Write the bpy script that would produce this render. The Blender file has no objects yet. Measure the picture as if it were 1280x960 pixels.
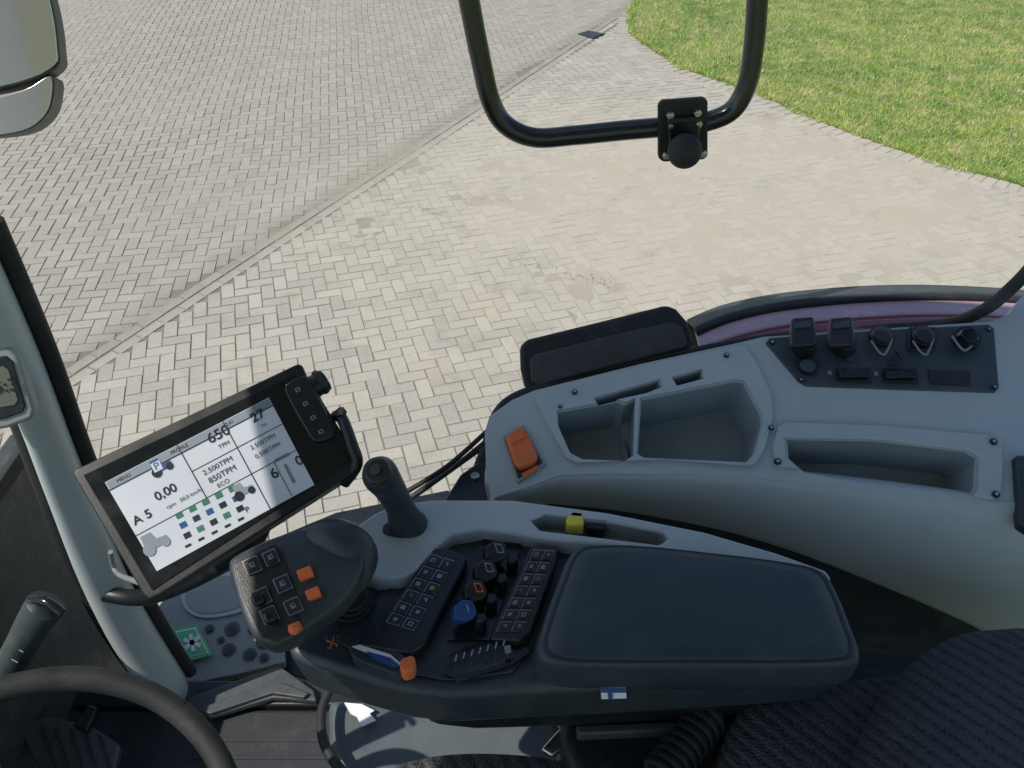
import bpy, math, random, bmesh
from mathutils import Vector, Matrix, noise as mnoise
random.seed(4)
S=bpy.context.scene
S.view_settings.view_transform='Standard'
# ---------------- camera (eye point in the cab, metres, ground z=0) -------------
CZ=2.9; PITCH=math.radians(40); F=961.0
cd=bpy.data.cameras.new('camera'); cam=bpy.data.objects.new('camera',cd); S.collection.objects.link(cam)
cam.location=(0,0,CZ); cam.rotation_euler=(math.pi/2-PITCH,0,0)
cd.sensor_width=36; cd.lens=36*F/1280; cd.clip_start=.02; cd.clip_end=2000
S.camera=cam
C=Vector((0,0,CZ)); cp,sp=math.cos(PITCH),math.sin(PITCH)
def ray(px,py):
    u=(px-640)/F; v=(480-py)/F
    return Vector((u,cp+sp*v,-sp+cp*v))
class Plane:
    """real surface plane in the cab, measured points are ray hits on it"""
    def __init__(s,p,n): s.p=Vector(p); s.n=Vector(n).normalized()
    def pt(s,px,py,off=0):
        d=ray(px,py); t=(s.p+s.n*off-C).dot(s.n)/d.dot(s.n); return C+d*t
    def up(s,o): return Plane(s.p+s.n*o,s.n)
def H(z): return Plane((0,0,z),(0,0,1))
def hz(px,py,z): return H(z).pt(px,py)
def vy(px,py,y): return Plane((0,y,0),(0,1,0)).pt(px,py)
# ---------------- materials ----------------
def mat(name,col,rough=.5,bump=.0,bs=300,var=.12,vs=8,metal=0,spec=.5,emit=0,coat=0):
    m=bpy.data.materials.new(name); m.use_nodes=True; nt=m.node_tree; N=nt.nodes; L=nt.links
    b=N['Principled BSDF']; tc=N.new('ShaderNodeTexCoord')
    b.inputs['Roughness'].default_value=rough; b.inputs['Metallic'].default_value=metal
    b.inputs['Specular IOR Level'].default_value=spec
    b.inputs['Coat Weight'].default_value=coat
    n=N.new('ShaderNodeTexNoise'); n.inputs['Scale'].default_value=vs; n.inputs['Detail'].default_value=4; n.inputs['Roughness'].default_value=.65
    L.new(tc.outputs['Object'],n.inputs['Vector'])
    mx=N.new('ShaderNodeMix'); mx.data_type='RGBA'
    mx.inputs[6].default_value=(*[c*(1-var) for c in col],1); mx.inputs[7].default_value=(*[min(1,c*(1+var)+var*.01) for c in col],1)
    L.new(n.outputs['Fac'],mx.inputs[0]); L.new(mx.outputs[2],b.inputs['Base Color'])
    mr=N.new('ShaderNodeMapRange'); mr.inputs[1].default_value=.3; mr.inputs[2].default_value=.7; mr.inputs[3].default_value=max(0,rough-.1); mr.inputs[4].default_value=min(1,rough+.12)
    L.new(n.outputs['Fac'],mr.inputs[0]); L.new(mr.outputs[0],b.inputs['Roughness'])
    if bump:
        n2=N.new('ShaderNodeTexNoise'); n2.inputs['Scale'].default_value=bs; n2.inputs['Detail'].default_value=1
        L.new(tc.outputs['Object'],n2.inputs['Vector'])
        bp=N.new('ShaderNodeBump'); bp.inputs['Strength'].default_value=bump; bp.inputs['Distance'].default_value=.001
        L.new(n2.outputs['Fac'],bp.inputs['Height']); L.new(bp.outputs[0],b.inputs['Normal'])
    if emit:
        b.inputs['Emission Color'].default_value=(*col,1); b.inputs['Emission Strength'].default_value=emit
    return m
def dusty(m,amount=.25,col=(.35,.34,.31),scratch=0):
    "settled dust: speckles and smears in the base colour of the material"
    nt=m.node_tree;N=nt.nodes;L=nt.links;b=N['Principled BSDF'];tc=N['Texture Coordinate']
    src=b.inputs['Base Color'].links[0].from_socket
    n=N.new('ShaderNodeTexNoise'); n.inputs['Scale'].default_value=11; n.inputs['Detail'].default_value=7; n.inputs['Roughness'].default_value=.78; L.new(tc.outputs['Object'],n.inputs['Vector'])
    r=N.new('ShaderNodeMapRange'); r.inputs[1].default_value=.5; r.inputs[2].default_value=.72; r.inputs[4].default_value=amount; L.new(n.outputs['Fac'],r.inputs[0])
    x=N.new('ShaderNodeMix'); x.data_type='RGBA'; L.new(r.outputs[0],x.inputs[0]); L.new(src,x.inputs[6]); x.inputs[7].default_value=(*col,1); L.new(x.outputs[2],b.inputs['Base Color'])
    return m
M_grey=dusty(mat('light_grey_plastic',(.40,.445,.455),.48,.25,700,.06,6),.25,(.30,.31,.30))
M_grey_shade=dusty(mat('pocket_shaded_grey',(.22,.26,.275),.6,.25,700,.07,6),.35,(.20,.19,.17))  # console grey darkened for recesses: their shade is put into the colour
M_dark=dusty(mat('dark_plastic',(.022,.033,.041),.42,.3,900,.2,14),.10)
M_pad=dusty(mat('armrest_vinyl',(.021,.036,.046),.42,.35,900,.15,10),.07)
M_panel=dusty(mat('socket_panel_plastic',(.040,.056,.070),.5,.3,900,.15,14),.12)
M_black=dusty(mat('black_plastic',(.009,.011,.014),.38,.2,800,.2,20),.05)
M_gloss=mat('gloss_black',(.006,.008,.010),.15,0,1,.1,20)
M_rub=dusty(mat('black_rubber',(.013,.015,.016),.65,.3,500,.2,12),.08)
M_tube=mat('black_painted_tube',(.010,.012,.015),.25,0,1,.2,12,coat=.3)
M_steel=mat('zinc_steel',(.55,.56,.55),.3,0,1,.2,60,metal=1)
M_orange=mat('orange_plastic',(.70,.15,.035),.45,.1,500,.08,20)
M_yellow=mat('yellow_plastic',(.72,.55,.06),.45,.1,500,.06,20)
M_blue=mat('blue_plastic',(.015,.055,.21),.4,.1,500,.1,20)
M_white=mat('white_print',(.70,.72,.73),.5,0,1,.03,20)
M_key=mat('key_print',(.24,.24,.31),.5,0,1,.05,20)
M_keyr=mat('key_print_red',(.30,.17,.22),.5,0,1,.05,20)
M_green=mat('green_sticker',(.10,.45,.18),.5,0,1,.05,20)
M_scr=mat('screen_white',(.43,.46,.51),.22,0,1,.10,9,emit=.10)
M_scrg=mat('screen_grey',(.20,.235,.27),.2,0,1,.05,20)
M_scrd=mat('screen_dark',(.02,.025,.035),.2,0,1,.05,20)
M_scrb=mat('screen_blue',(.03,.08,.22),.2,0,1,.05,20)
M_scrgr=mat('screen_green',(.04,.15,.11),.2,0,1,.05,20)
M_lcd=mat('lcd_olive',(.13,.14,.105),.3,0,1,.05,20)
M_floor=dusty(mat('rubber_floor',(.018,.022,.028),.75,.6,250,.3,9),.22,(.12,.12,.115))
M_mir=mat('mirror_glass',(.70,.70,.66),.10,0,1,.03,5,metal=.8)
M_mud=dusty(mat('mudguard_plastic',(.045,.052,.058),.5,.4,400,.2,6),.25,(.2,.2,.19))
M_mauve_glare=mat('mudguard_paint_glare',(.42,.30,.37),.22,0,1,.35,9,coat=.4)  # pale mauve: sun glare on the mudguard put into its base colour
M_maroon=mat('mudguard_maroon',(.17,.025,.04),.22,0,1,.2,5,coat=.5)
def fabric():
    m=mat('seat_fabric',(.018,.021,.028),.9,0,1,.3,30); nt=m.node_tree; N=nt.nodes; L=nt.links; b=N['Principled BSDF']
    tc=N['Texture Coordinate']; w=N.new('ShaderNodeTexWave'); w.inputs['Scale'].default_value=28; w.inputs['Distortion'].default_value=1.2; w.inputs['Detail'].default_value=1
    w.bands_direction='DIAGONAL'
    L.new(tc.outputs['Object'],w.inputs['Vector'])
    n=N.new('ShaderNodeTexVoronoi'); n.inputs['Scale'].default_value=330; L.new(tc.outputs['Object'],n.inputs['Vector'])
    a=N.new('ShaderNodeMath'); a.operation='ADD'; L.new(w.outputs['Fac'],a.inputs[0]); L.new(n.outputs['Distance'],a.inputs[1])
    bp=N.new('ShaderNodeBump'); bp.inputs['Strength'].default_value=.9; bp.inputs['Distance'].default_value=.003
    L.new(a.outputs[0],bp.inputs['Height']); L.new(bp.outputs[0],b.inputs['Normal'])
    r=N.new('ShaderNodeValToRGB'); r.color_ramp.elements[0].color=(.007,.008,.011,1); r.color_ramp.elements[1].color=(.055,.058,.070,1)
    r.color_ramp.elements[0].position=.25; r.color_ramp.elements[1].position=.96
    L.new(a.outputs[0],r.inputs[0]); L.new(r.outputs[0],b.inputs['Base Color']); return m
M_fab=fabric()
# ---------------- geometry helpers ----------------
def grp(name):
    e=bpy.data.objects.new(name,None); e.empty_display_size=.1; S.collection.objects.link(e); return e
def mesh(name,vs,fs,m,par=None,smooth=False,bevel=0,seg=3,recalc=True):
    me=bpy.data.meshes.new(name); me.from_pydata([tuple(v) for v in vs],[],fs)
    if recalc:
        bm=bmesh.new(); bm.from_mesh(me); bmesh.ops.recalc_face_normals(bm,faces=bm.faces); bm.to_mesh(me); bm.free()
    o=bpy.data.objects.new(name,me); S.collection.objects.link(o)
    if m: me.materials.append(m)
    if smooth or bevel:
        for p in me.polygons: p.use_smooth=True
    if bevel:
        b=o.modifiers.new('b','BEVEL'); b.width=bevel; b.segments=seg; b.limit_method='ANGLE'; b.angle_limit=math.radians(35); b.harden_normals=True
    if par: o.parent=par
    return o
def cat(P,n,closed=True):
    out=[];N=len(P)
    rng=range(N) if closed else range(N-1)
    for i in rng:
        if closed: a,b,c,d=P[i-1],P[i],P[(i+1)%N],P[(i+2)%N]
        else: a,b,c,d=P[max(i-1,0)],P[i],P[i+1],P[min(i+2,N-1)]
        a,b,c,d=map(Vector,(a,b,c,d))
        for k in range(n):
            t=k/n
            out.append(.5*((2*b)+(c-a)*t+(2*a-5*b+4*c-d)*t*t+(3*b-a-3*c+d)*t**3))
    if not closed: out.append(Vector(P[-1]))
    return out
def prism(name,pix,pl,h,m,par=None,bevel=.002,sm=0,off=0,taper=1.0,dirn=None):
    if sm: pix=[tuple(p) for p in cat([Vector((a,b)) for a,b in pix],sm)]
    T=[pl.pt(a,b,off) for a,b in pix]; n=len(T)
    c=sum(T,Vector())/n
    d=(dirn or -pl.n)*h
    B=[c+(t-c)*taper+d for t in T]
    fs=[list(range(n)),list(range(2*n-1,n-1,-1))]+[[i,(i+1)%n,n+(i+1)%n,n+i] for i in range(n)]
    return mesh(name,T+B,fs,m,par,bevel=bevel)
def pillow(name,pix,pl,prof,m,par=None,sm=4):
    pix=[tuple(p) for p in cat([Vector((a,b)) for a,b in pix],sm)]
    T=[pl.pt(a,b) for a,b in pix]; n=len(T); c=sum(T,Vector())/n
    vs=[];fs=[]
    for s,h in prof: vs+= [c+(t-c)*s+pl.n*h for t in T]
    for k in range(len(prof)-1):
        for i in range(n): fs.append([k*n+i,k*n+(i+1)%n,(k+1)*n+(i+1)%n,(k+1)*n+i])
    vs.append(c+pl.n*prof[-1][1]); q=len(vs)-1; k=(len(prof)-1)*n
    for i in range(n): fs.append([k+i,k+(i+1)%n,q])
    fs.append(list(range(n-1,-1,-1)))
    return mesh(name,vs,fs,m,par,smooth=True)
def tube(name,pts,r,m,par=None,smooth=True):
    cu=bpy.data.curves.new(name,'CURVE'); cu.dimensions='3D'; cu.bevel_depth=r; cu.bevel_resolution=6; cu.use_fill_caps=True
    if smooth: pts=cat(pts,8,False)
    s=cu.splines.new('POLY'); s.points.add(len(pts)-1)
    for i,p in enumerate(pts): s.points[i].co=(*p,1)
    cu.materials.append(m); s.use_smooth=True
    o=bpy.data.objects.new(name,cu); S.collection.objects.link(o)
    me=bpy.data.meshes.new_from_object(o.evaluated_get(bpy.context.evaluated_depsgraph_get())); 
    o2=bpy.data.objects.new(name,me); S.collection.objects.link(o2); bpy.data.objects.remove(o)
    for p in me.polygons: p.use_smooth=True
    if par:o2.parent=par
    return o2
def cyl(name,c,ax,r,h,m,par=None,r2=None,seg=28,bevel=.001):
    ax=Vector(ax).normalized(); q=ax.to_track_quat('Z','Y').to_matrix(); r2=r if r2 is None else r2
    vs=[c+q@Vector((r*math.cos(a),r*math.sin(a),0)) for a in [2*math.pi*i/seg for i in range(seg)]]
    vs+=[c+q@Vector((r2*math.cos(a),r2*math.sin(a),h)) for a in [2*math.pi*i/seg for i in range(seg)]]
    fs=[list(range(seg)),list(range(2*seg-1,seg-1,-1))]+[[i,(i+1)%seg,seg+(i+1)%seg,seg+i] for i in range(seg)]
    return mesh(name,vs,fs,m,par,bevel=bevel,seg=2)
def sweep(name,pts,rad,m,par=None,side=Vector((1,0,0)),seg=24,sub=6):
    P=cat(pts,sub,False); R=cat([Vector((a,b,0)) for a,b in rad],sub,False)
    vs=[];n=len(P)
    for i,p in enumerate(P):
        t=(P[min(i+1,n-1)]-P[max(i-1,0)]).normalized(); a=(side-t*side.dot(t)).normalized(); b=t.cross(a)
        for k in range(seg):
            th=2*math.pi*k/seg; vs.append(p+a*R[i][0]*math.cos(th)+b*R[i][1]*math.sin(th))
    fs=[[i*seg+k,i*seg+(k+1)%seg,(i+1)*seg+(k+1)%seg,(i+1)*seg+k] for i in range(n-1) for k in range(seg)]
    fs+=[list(range(seg)),list(range((n-1)*seg,n*seg))]
    return mesh(name,vs,fs,m,par,smooth=True)
def loft(name,rows,m,par=None,sub=6,thick=.004):
    R=[cat(r,sub,False) for r in rows]; n=len(R[0])
    cols=[cat([r[i] for r in R],4,False) for i in range(n)]; k=len(cols[0])
    vs=[v for c in cols for v in c]
    fs=[[i*k+j,(i+1)*k+j,(i+1)*k+j+1,i*k+j+1] for i in range(n-1) for j in range(k-1)]
    o=mesh(name,vs,fs,m,par,smooth=True)
    s=o.modifiers.new('s','SOLIDIFY'); s.thickness=thick; s.offset=0
    return o
def text(body,px,py,pl,size,exa,exb,m,par,off=.001,name='label'):
    cu=bpy.data.curves.new(name,'FONT'); cu.body=body; cu.size=size; cu.align_x='CENTER'; cu.align_y='CENTER'; cu.offset=size*.012 if size>.012 else 0
    ex=(pl.pt(*exb)-pl.pt(*exa)).normalized(); ez=pl.n; ey=ez.cross(ex).normalized()
    o=bpy.data.objects.new(name,cu); S.collection.objects.link(o); cu.materials.append(m)
    Mx=Matrix((ex,ey,ez)).transposed().to_4x4(); Mx.translation=pl.pt(px,py,off); o.matrix_world=Mx
    if par: o.parent=par
    return o
def lerp2(q,s,t):
    a=Vector(q[0]).lerp(Vector(q[1]),s); b=Vector(q[3]).lerp(Vector(q[2]),s); return a.lerp(b,t)
def quadcell(q,i,j,nc,nr,pad=.12):
    s0,s1=(i+pad)/nc,(i+1-pad)/nc; t0,t1=(j+pad)/nr,(j+1-pad)/nr
    return [tuple(lerp2(q,a,b)) for a,b in ((s0,t0),(s1,t0),(s1,t1),(s0,t1))]
def shrink(q,f):
    c=sum((Vector(p) for p in q),Vector((0,0)))/len(q); return [tuple(c+(Vector(p)-c)*f) for p in q]
def screw(px,py,pl,par,r=.006,m=M_black,off=0):
    p=pl.pt(px,py,off); cyl('screw',p-pl.n*.002,pl.n,r,.004,m,par); cyl('screw_socket',p+pl.n*.0005,pl.n,r*.5,.002,M_steel if m is M_black else M_black,par,seg=6,bevel=0)
def box_px(px,py,w,h,ang=0):
    c,s=math.cos(ang),math.sin(ang)
    return [(px+x*c-y*s,py+x*s+y*c) for x,y in ((-w/2,-h/2),(w/2,-h/2),(w/2,h/2),(-w/2,h/2))]
def cut(o,cutters):
    for c in cutters:
        b=o.modifiers.new('x','BOOLEAN'); b.operation='DIFFERENCE'; b.object=c; b.solver='EXACT'; b.material_mode='TRANSFER'
    dg=bpy.context.evaluated_depsgraph_get(); dg.update()
    me=bpy.data.meshes.new_from_object(o.evaluated_get(dg)); o.modifiers.clear(); o.data=me
    for c in cutters: bpy.data.objects.remove(c)

# =============== GROUND ===============
G=H(0.0)
def gp(px,py): p=G.pt(px,py); return Vector((p.x,p.y))
sa,sb=gp(60,490),gp(700,70); sd=(sb-sa).normalized(); sn=Vector((-sd.y,sd.x))  # seam
lawn_px=[(812,-30),(796,0),(788,22),(797,48),(850,84),(930,112),(1010,146),(1100,180),(1200,212),(1290,236),(1400,262)]
lawn_edge=cat([gp(*p) for p in lawn_px],6,False)
worn_c=gp(930,240); WRX,WRY=3.8,2.5
def attr_mat(name):
    m=bpy.data.materials.new(name); m.use_nodes=True; nt=m.node_tree; N=nt.nodes; L=nt.links; b=N['Principled BSDF']
    b.inputs['Roughness'].default_value=.85; b.inputs['Specular IOR Level'].default_value=.3
    geo=N.new('ShaderNodeNewGeometry')
    def noise(sc,det=4,ro=.6):
        n=N.new('ShaderNodeTexNoise'); n.inputs['Scale'].default_value=sc; n.inputs['Detail'].default_value=det; n.inputs['Roughness'].default_value=ro
        L.new(geo.outputs['Position'],n.inputs['Vector']); return n.outputs['Fac']
    def math_(op,a,b_=None,clamp=False):
        n=N.new('ShaderNodeMath'); n.operation=op; n.use_clamp=clamp
        for k,x in enumerate((a,b_)):
            if x is None: continue
            if isinstance(x,(int,float)): n.inputs[k].default_value=x
            else: L.new(x,n.inputs[k])
        return n.outputs[0]
    def mix(f,a,b_):
        n=N.new('ShaderNodeMix'); n.data_type='RGBA'; L.new(f,n.inputs[0])
        for k,x in ((6,a),(7,b_)):
            if isinstance(x,tuple): n.inputs[k].default_value=(*x,1)
            else: L.new(x,n.inputs[k])
        return n.outputs[2]
    n16=noise(1.6)
    def blob(cx,cy,rx,ry,soft=.5):
        s=N.new('ShaderNodeVectorMath'); s.operation='SUBTRACT'; L.new(geo.outputs['Position'],s.inputs[0]); s.inputs[1].default_value=(cx,cy,0)
        d=N.new('ShaderNodeVectorMath'); d.operation='DIVIDE'; L.new(s.outputs[0],d.inputs[0]); d.inputs[1].default_value=(rx,ry,10)
        l=N.new('ShaderNodeVectorMath'); l.operation='LENGTH'; L.new(d.outputs[0],l.inputs[0])
        a=math_('ADD',l.outputs['Value'],math_('MULTIPLY',math_('SUBTRACT',n16,.5),1.0))
        r=N.new('ShaderNodeMapRange'); r.interpolation_type='SMOOTHSTEP'; L.new(a,r.inputs[0]); r.inputs[1].default_value=1+soft*.5; r.inputs[2].default_value=1-soft; return r.outputs[0]
    W1=blob(worn_c.x,worn_c.y,WRX,WRY,.6)
    # signed distance to the gutter seam
    s=N.new('ShaderNodeVectorMath'); s.operation='SUBTRACT'; L.new(geo.outputs['Position'],s.inputs[0]); s.inputs[1].default_value=(sa.x,sa.y,0)
    dt=N.new('ShaderNodeVectorMath'); dt.operation='DOT_PRODUCT'; L.new(s.outputs[0],dt.inputs[0]); dt.inputs[1].default_value=(sn.x,sn.y,0)
    return m,N,L,b,geo,noise,math_,mix,blob,W1,dt.outputs['Value']
def paving():
    m,N,L,b,geo,noise,math_,mix,blob,W1,sd_=attr_mat('paving_bricks')
    at=N.new('ShaderNodeAttribute'); at.attribute_name='rnd'
    c1=mix(at.outputs['Fac'],(.285,.272,.235),(.395,.375,.32))
    c2=mix(math_('MULTIPLY',noise(.7),.5),c1,(.29,.28,.245))
    fine=noise(60,5,.75)
    c3=mix(math_('MULTIPLY',math_('SUBTRACT',fine,.42,True),1.3,True),c2,(.49,.465,.40))
    c4=mix(math_('MULTIPLY',W1,.7),c3,(.415,.385,.32))
    def rng(a,lo,hi,mx,mn=0):
        r=N.new('ShaderNodeMapRange'); L.new(a,r.inputs[0]); r.inputs[1].default_value=lo; r.inputs[2].default_value=hi; r.inputs[3].default_value=mn; r.inputs[4].default_value=mx; return r.outputs[0]
    dn=noise(3.5,6,.7)
    c5=mix(rng(dn,.52,.72,.45),c4,(.20,.192,.16))
    c5=mix(rng(noise(25,4,.8),.60,.72,.5),c5,(.155,.15,.125))
    # greyer, mossier left of the seam; dirt washed along the gutter
    left=rng(sd_,.0,.5,.38)
    c5=mix(left,c5,(.235,.235,.20))
    near=rng(math_('ADD',math_('ABSOLUTE',math_('SUBTRACT',sd_,.10)),math_('MULTIPLY',dn,.35)),.42,.16,.55)
    c5=mix(near,c5,(.17,.16,.13))
    s1=gp(602,382); s2=gp(540,462)
    c6=mix(math_('MULTIPLY',blob(s1.x,s1.y,.20,.16,.9),.25),c5,(.48,.40,.24))
    c7=mix(math_('MULTIPLY',blob(s2.x,s2.y,.16,.10,.9),.2),c6,(.48,.40,.24))
    L.new(c7,b.inputs['Base Color'])
    bp=N.new('ShaderNodeBump'); bp.inputs['Strength'].default_value=.7; bp.inputs['Distance'].default_value=.004; L.new(noise(140,2,.7),bp.inputs['Height']); L.new(bp.outputs[0],b.inputs['Normal'])
    return m
def joint():
    m,N,L,b,geo,noise,math_,mix,blob,W1,sd_=attr_mat('paving_joint_sand')
    base=mix(noise(2.0,5),(.075,.08,.055),(.20,.19,.155))
    c=mix(W1,base,(.40,.37,.305)); c=mix(math_('MULTIPLY',noise(30,5,.7),.5),c,(.27,.25,.20)); L.new(c,b.inputs['Base Color']); return m
yard=grp('paved_yard')
vs=[];fs=[];rn=[]
def brick(c,ex,ey,l,w,z,g=.0042):
    i0=len(vs); z+=random.uniform(-.0015,.0015); tx=random.uniform(-.012,.012); ty=random.uniform(-.012,.012)
    for inset,zz in ((g,0),(g*.35,-.009)):
        for a,b_ in ((-1,-1),(1,-1),(1,1),(-1,1)):
            x=a*(l/2-inset); y=b_*(w/2-inset); p=c+ex*x+ey*y
            vs.append((p.x,p.y,z+zz+(x*tx+y*ty if zz==0 else 0)))
    fs.append((i0,i0+1,i0+2,i0+3))
    for k in range(4): fs.append((i0+k,i0+4+k,i0+4+(k+1)%4,i0+(k+1)%4))
    r=min(1,max(0,random.gauss(.5,.30))); rn.extend([r]*5)
U=.088
for zone,ang in ((1,math.atan2(sd.y,sd.x)-math.radians(52)),(-1,math.atan2(sd.y,sd.x)-math.radians(45))):
    ex=Vector((math.cos(ang),math.sin(ang))); ey=Vector((-ex.y,ex.x))
    for i in range(-260,260):
        for j in range(-260,260):
            k=(i-j)%4
            if k not in(0,3): continue
            c=sa+(ex*(i+(1 if k==0 else .5))+ey*(j+(.5 if k==0 else 1)))*U
            if not(-11<c.x<9 and .2<c.y<17): continue
            dd=(c-sa).dot(sn)
            if zone*dd<0 or abs(dd)<.095: continue
            w=Vector((mnoise.noise(Vector((c.x*.5,c.y*.5,0))),mnoise.noise(Vector((c.x*.5,c.y*.5,9)))))*.05
            if k==0: brick(c+w,ex,ey,2*U,U,0)
            else: brick(c+w,ey,-ex,2*U,U,0)
for r in (-.046,.046):
    for k in range(-30,100):
        w=sn*mnoise.noise(Vector((k*.05,0,3)))*.03
        brick(sa+sd*(k*.18+(.09 if r>0 else 0))+sn*r+w,sd,sn,.178,.084,.001,.006)
le=[]
for a,b_ in zip(lawn_edge[:-1],lawn_edge[1:]):
    n=max(1,int((b_-a).length/.02)); le+=[a.lerp(b_,k/n) for k in range(n)]
d=0
for i in range(1,len(le)):
    d+=(le[i]-le[i-1]).length
    if d>=.09:
        d=0; t=(le[i]-le[i-1]).normalized(); n=Vector((-t.y,t.x)); 
        brick(le[i]-n*.08,n,t,.18,.088,.005)
o=mesh('bricks',vs,fs,paving(),yard,recalc=False)
a=o.data.attributes.new('rnd','FLOAT','FACE'); a.data.foreach_set('value',rn)
# sand layer: low in the joints, spread over the bricks in the worn zone
step=.06; nx=int(20/step); ny=int(17/step); vs=[];fs=[]
for j in range(ny+1):
    for i in range(nx+1):
        x=-11+i*step; y=.1+j*step
        d=math.hypot((x-worn_c.x)/WRX,(y-worn_c.y)/WRY)+mnoise.noise(Vector((x*1.3,y*1.3,1)))*.35
        k=max(0,min(1,(1.15-d)/.8)); k=k*k*(3-2*k)
        f=mnoise.noise(Vector((x*3,y*3,4)))*.0022+mnoise.noise(Vector((x*9,y*9,7)))*.0016
        vs.append((x,y,-.0050+.0048*k+f*(.6+k)))
for j in range(ny):
    for i in range(nx): q=j*(nx+1)+i; fs.append((q,q+1,q+nx+2,q+nx+1))
mesh('joint_sand',vs,fs,joint(),yard,smooth=True,recalc=False)
def grassmat(name,ca,cb,cc):
    m=bpy.data.materials.new(name); m.use_nodes=True; nt=m.node_tree; N=nt.nodes; L=nt.links; b=N['Principled BSDF']; b.inputs['Roughness'].default_value=.8
    geo=N.new('ShaderNodeNewGeometry')
    n=N.new('ShaderNodeTexNoise'); n.inputs['Scale'].default_value=1.3; n.inputs['Detail'].default_value=5; n.inputs['Roughness'].default_value=.65; L.new(geo.outputs['Position'],n.inputs['Vector'])
    r=N.new('ShaderNodeValToRGB'); e=r.color_ramp.elements; e[0].position=.38;e[0].color=(*ca,1);e[1].position=.60;e[1].color=(*cb,1)
    L.new(n.outputs['Fac'],r.inputs[0])
    n2=N.new('ShaderNodeTexNoise'); n2.inputs['Scale'].default_value=5; n2.inputs['Detail'].default_value=6; n2.inputs['Roughness'].default_value=.7; L.new(geo.outputs['Position'],n2.inputs['Vector'])
    mr=N.new('ShaderNodeMapRange'); L.new(n2.outputs['Fac'],mr.inputs[0]); mr.inputs[1].default_value=.48; mr.inputs[2].default_value=.64; mr.inputs[4].default_value=.8
    mx=N.new('ShaderNodeMix'); mx.data_type='RGBA'; L.new(mr.outputs[0],mx.inputs[0]); L.new(r.outputs[0],mx.inputs[6]); mx.inputs[7].default_value=(*cc,1)
    L.new(mx.outputs[2],b.inputs['Base Color']); return m
M_soil=grassmat('lawn_ground',(.09,.15,.035),(.17,.21,.06),(.28,.25,.12))
M_blade=grassmat('grass_blades',(.19,.33,.06),(.34,.44,.10),(.52,.48,.21))
mesh('ground',[(-600,-600,-.03),(600,-600,-.03),(600,600,-.03),(-600,600,-.03)],[(0,1,2,3)],M_soil,recalc=False)
lawn=grp('grass_lawn')
n=len(lawn_edge); far=[Vector((60,lawn_edge[-1].y-14)),Vector((60,70)),Vector((lawn_edge[0].x+4,70))]
P=list(lawn_edge)+far
vs=[(p.x,p.y,.022) for p in P]+[(p.x,p.y,-.03) for p in P]; N_=len(P)
mesh('lawn_soil',vs,[list(range(N_))]+[[i,(i+1)%N_,N_+(i+1)%N_,N_+i] for i in range(N_)],M_soil,lawn)
def inside(x,y):
    c=False; j=N_-1
    for i in range(N_):
        a,b_=P[i],P[j]
        if (a.y>y)!=(b_.y>y) and x<(b_.x-a.x)*(y-a.y)/(b_.y-a.y)+a.x: c=not c
        j=i
    return c
vs=[];fs=[]
def blade(x,y,h):
    a=random.uniform(0,6.28); w=random.uniform(.003,.006); lx=random.gauss(0,.6)*h; ly=random.gauss(0,.6)*h; i0=len(vs)
    vs.extend([(x-w*math.cos(a),y-w*math.sin(a),.018),(x+w*math.cos(a),y+w*math.sin(a),.018),(x+lx,y+ly,.02+h)]); fs.append((i0,i0+1,i0+2))
cnt=0
while cnt<120000:
    x=random.uniform(.8,9.5); y=random.uniform(4.6,15)
    if random.random()>(7/ max(7,y))**2 : continue
    k=mnoise.noise(Vector((x*4,y*4,0)))*.5+.5
    if random.random()>.25+1.0*k: continue
    if inside(x,y): blade(x,y,random.uniform(.015,.035)+.025*k); cnt+=1
for i in range(0,len(le)):
    t=(le[min(i+1,len(le)-1)]-le[max(i-1,0)]).normalized(); nn=Vector((-t.y,t.x))
    k=.5+mnoise.noise(Vector((le[i].x*3,le[i].y*3,5)))
    for _ in range(14):
        q=le[i]+nn*random.uniform(-.09*k,.04)+t*random.uniform(-.01,.01); blade(q.x,q.y,random.uniform(.015,.045))
mesh('blades',vs,fs,M_blade,lawn,recalc=False)
# dry leaf crumbs / debris on the paving
vs=[];fs=[]
def crumb(x,y,s):
    i0=len(vs); a=random.uniform(0,6.28)
    for k in range(4):
        r=s*random.uniform(.5,1); t=a+k*1.57; vs.append((x+r*math.cos(t),y+r*.6*math.sin(t),.004+random.uniform(0,.6)*s))
    fs.append((i0,i0+1,i0+2,i0+3))
for (p,q,n) in (((465,250),(560,268),90),((640,325),(765,357),110),((560,240),(640,255),30)):
    a,b_=gp(*p),gp(*q)
    for _ in range(n):
        c=a.lerp(b_,random.random()); crumb(c.x+random.gauss(0,.04),c.y+random.gauss(0,.04),random.uniform(.003,.009))
for _ in range(420): 
    x=random.uniform(-7,5);y=random.uniform(2.2,12); crumb(x,y,random.uniform(.003,.009))
for _ in range(260):
    q=random.choice(le); crumb(q.x+random.gauss(0,.2)-.1,q.y-abs(random.gauss(0,.25)),random.uniform(.004,.011))
mesh('leaf_litter',vs,fs,mat('dry_leaf',(.12,.10,.06),.8,0,1,.6,30),None)
dg_=grp('drain_grate')
GQ=[(722,42),(736,38),(756,42),(742,48)]
prism('frame',GQ,G,.01,M_rub,dg_,.001,off=.012)
for k in range(5):
    a=.1+k*.18
    prism('bar',[tuple(lerp2(GQ,a,.1)),tuple(lerp2(GQ,a+.08,.1)),tuple(lerp2(GQ,a+.08,.9)),tuple(lerp2(GQ,a,.9))],G,.006,M_mud,dg_,0,off=.018)

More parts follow.
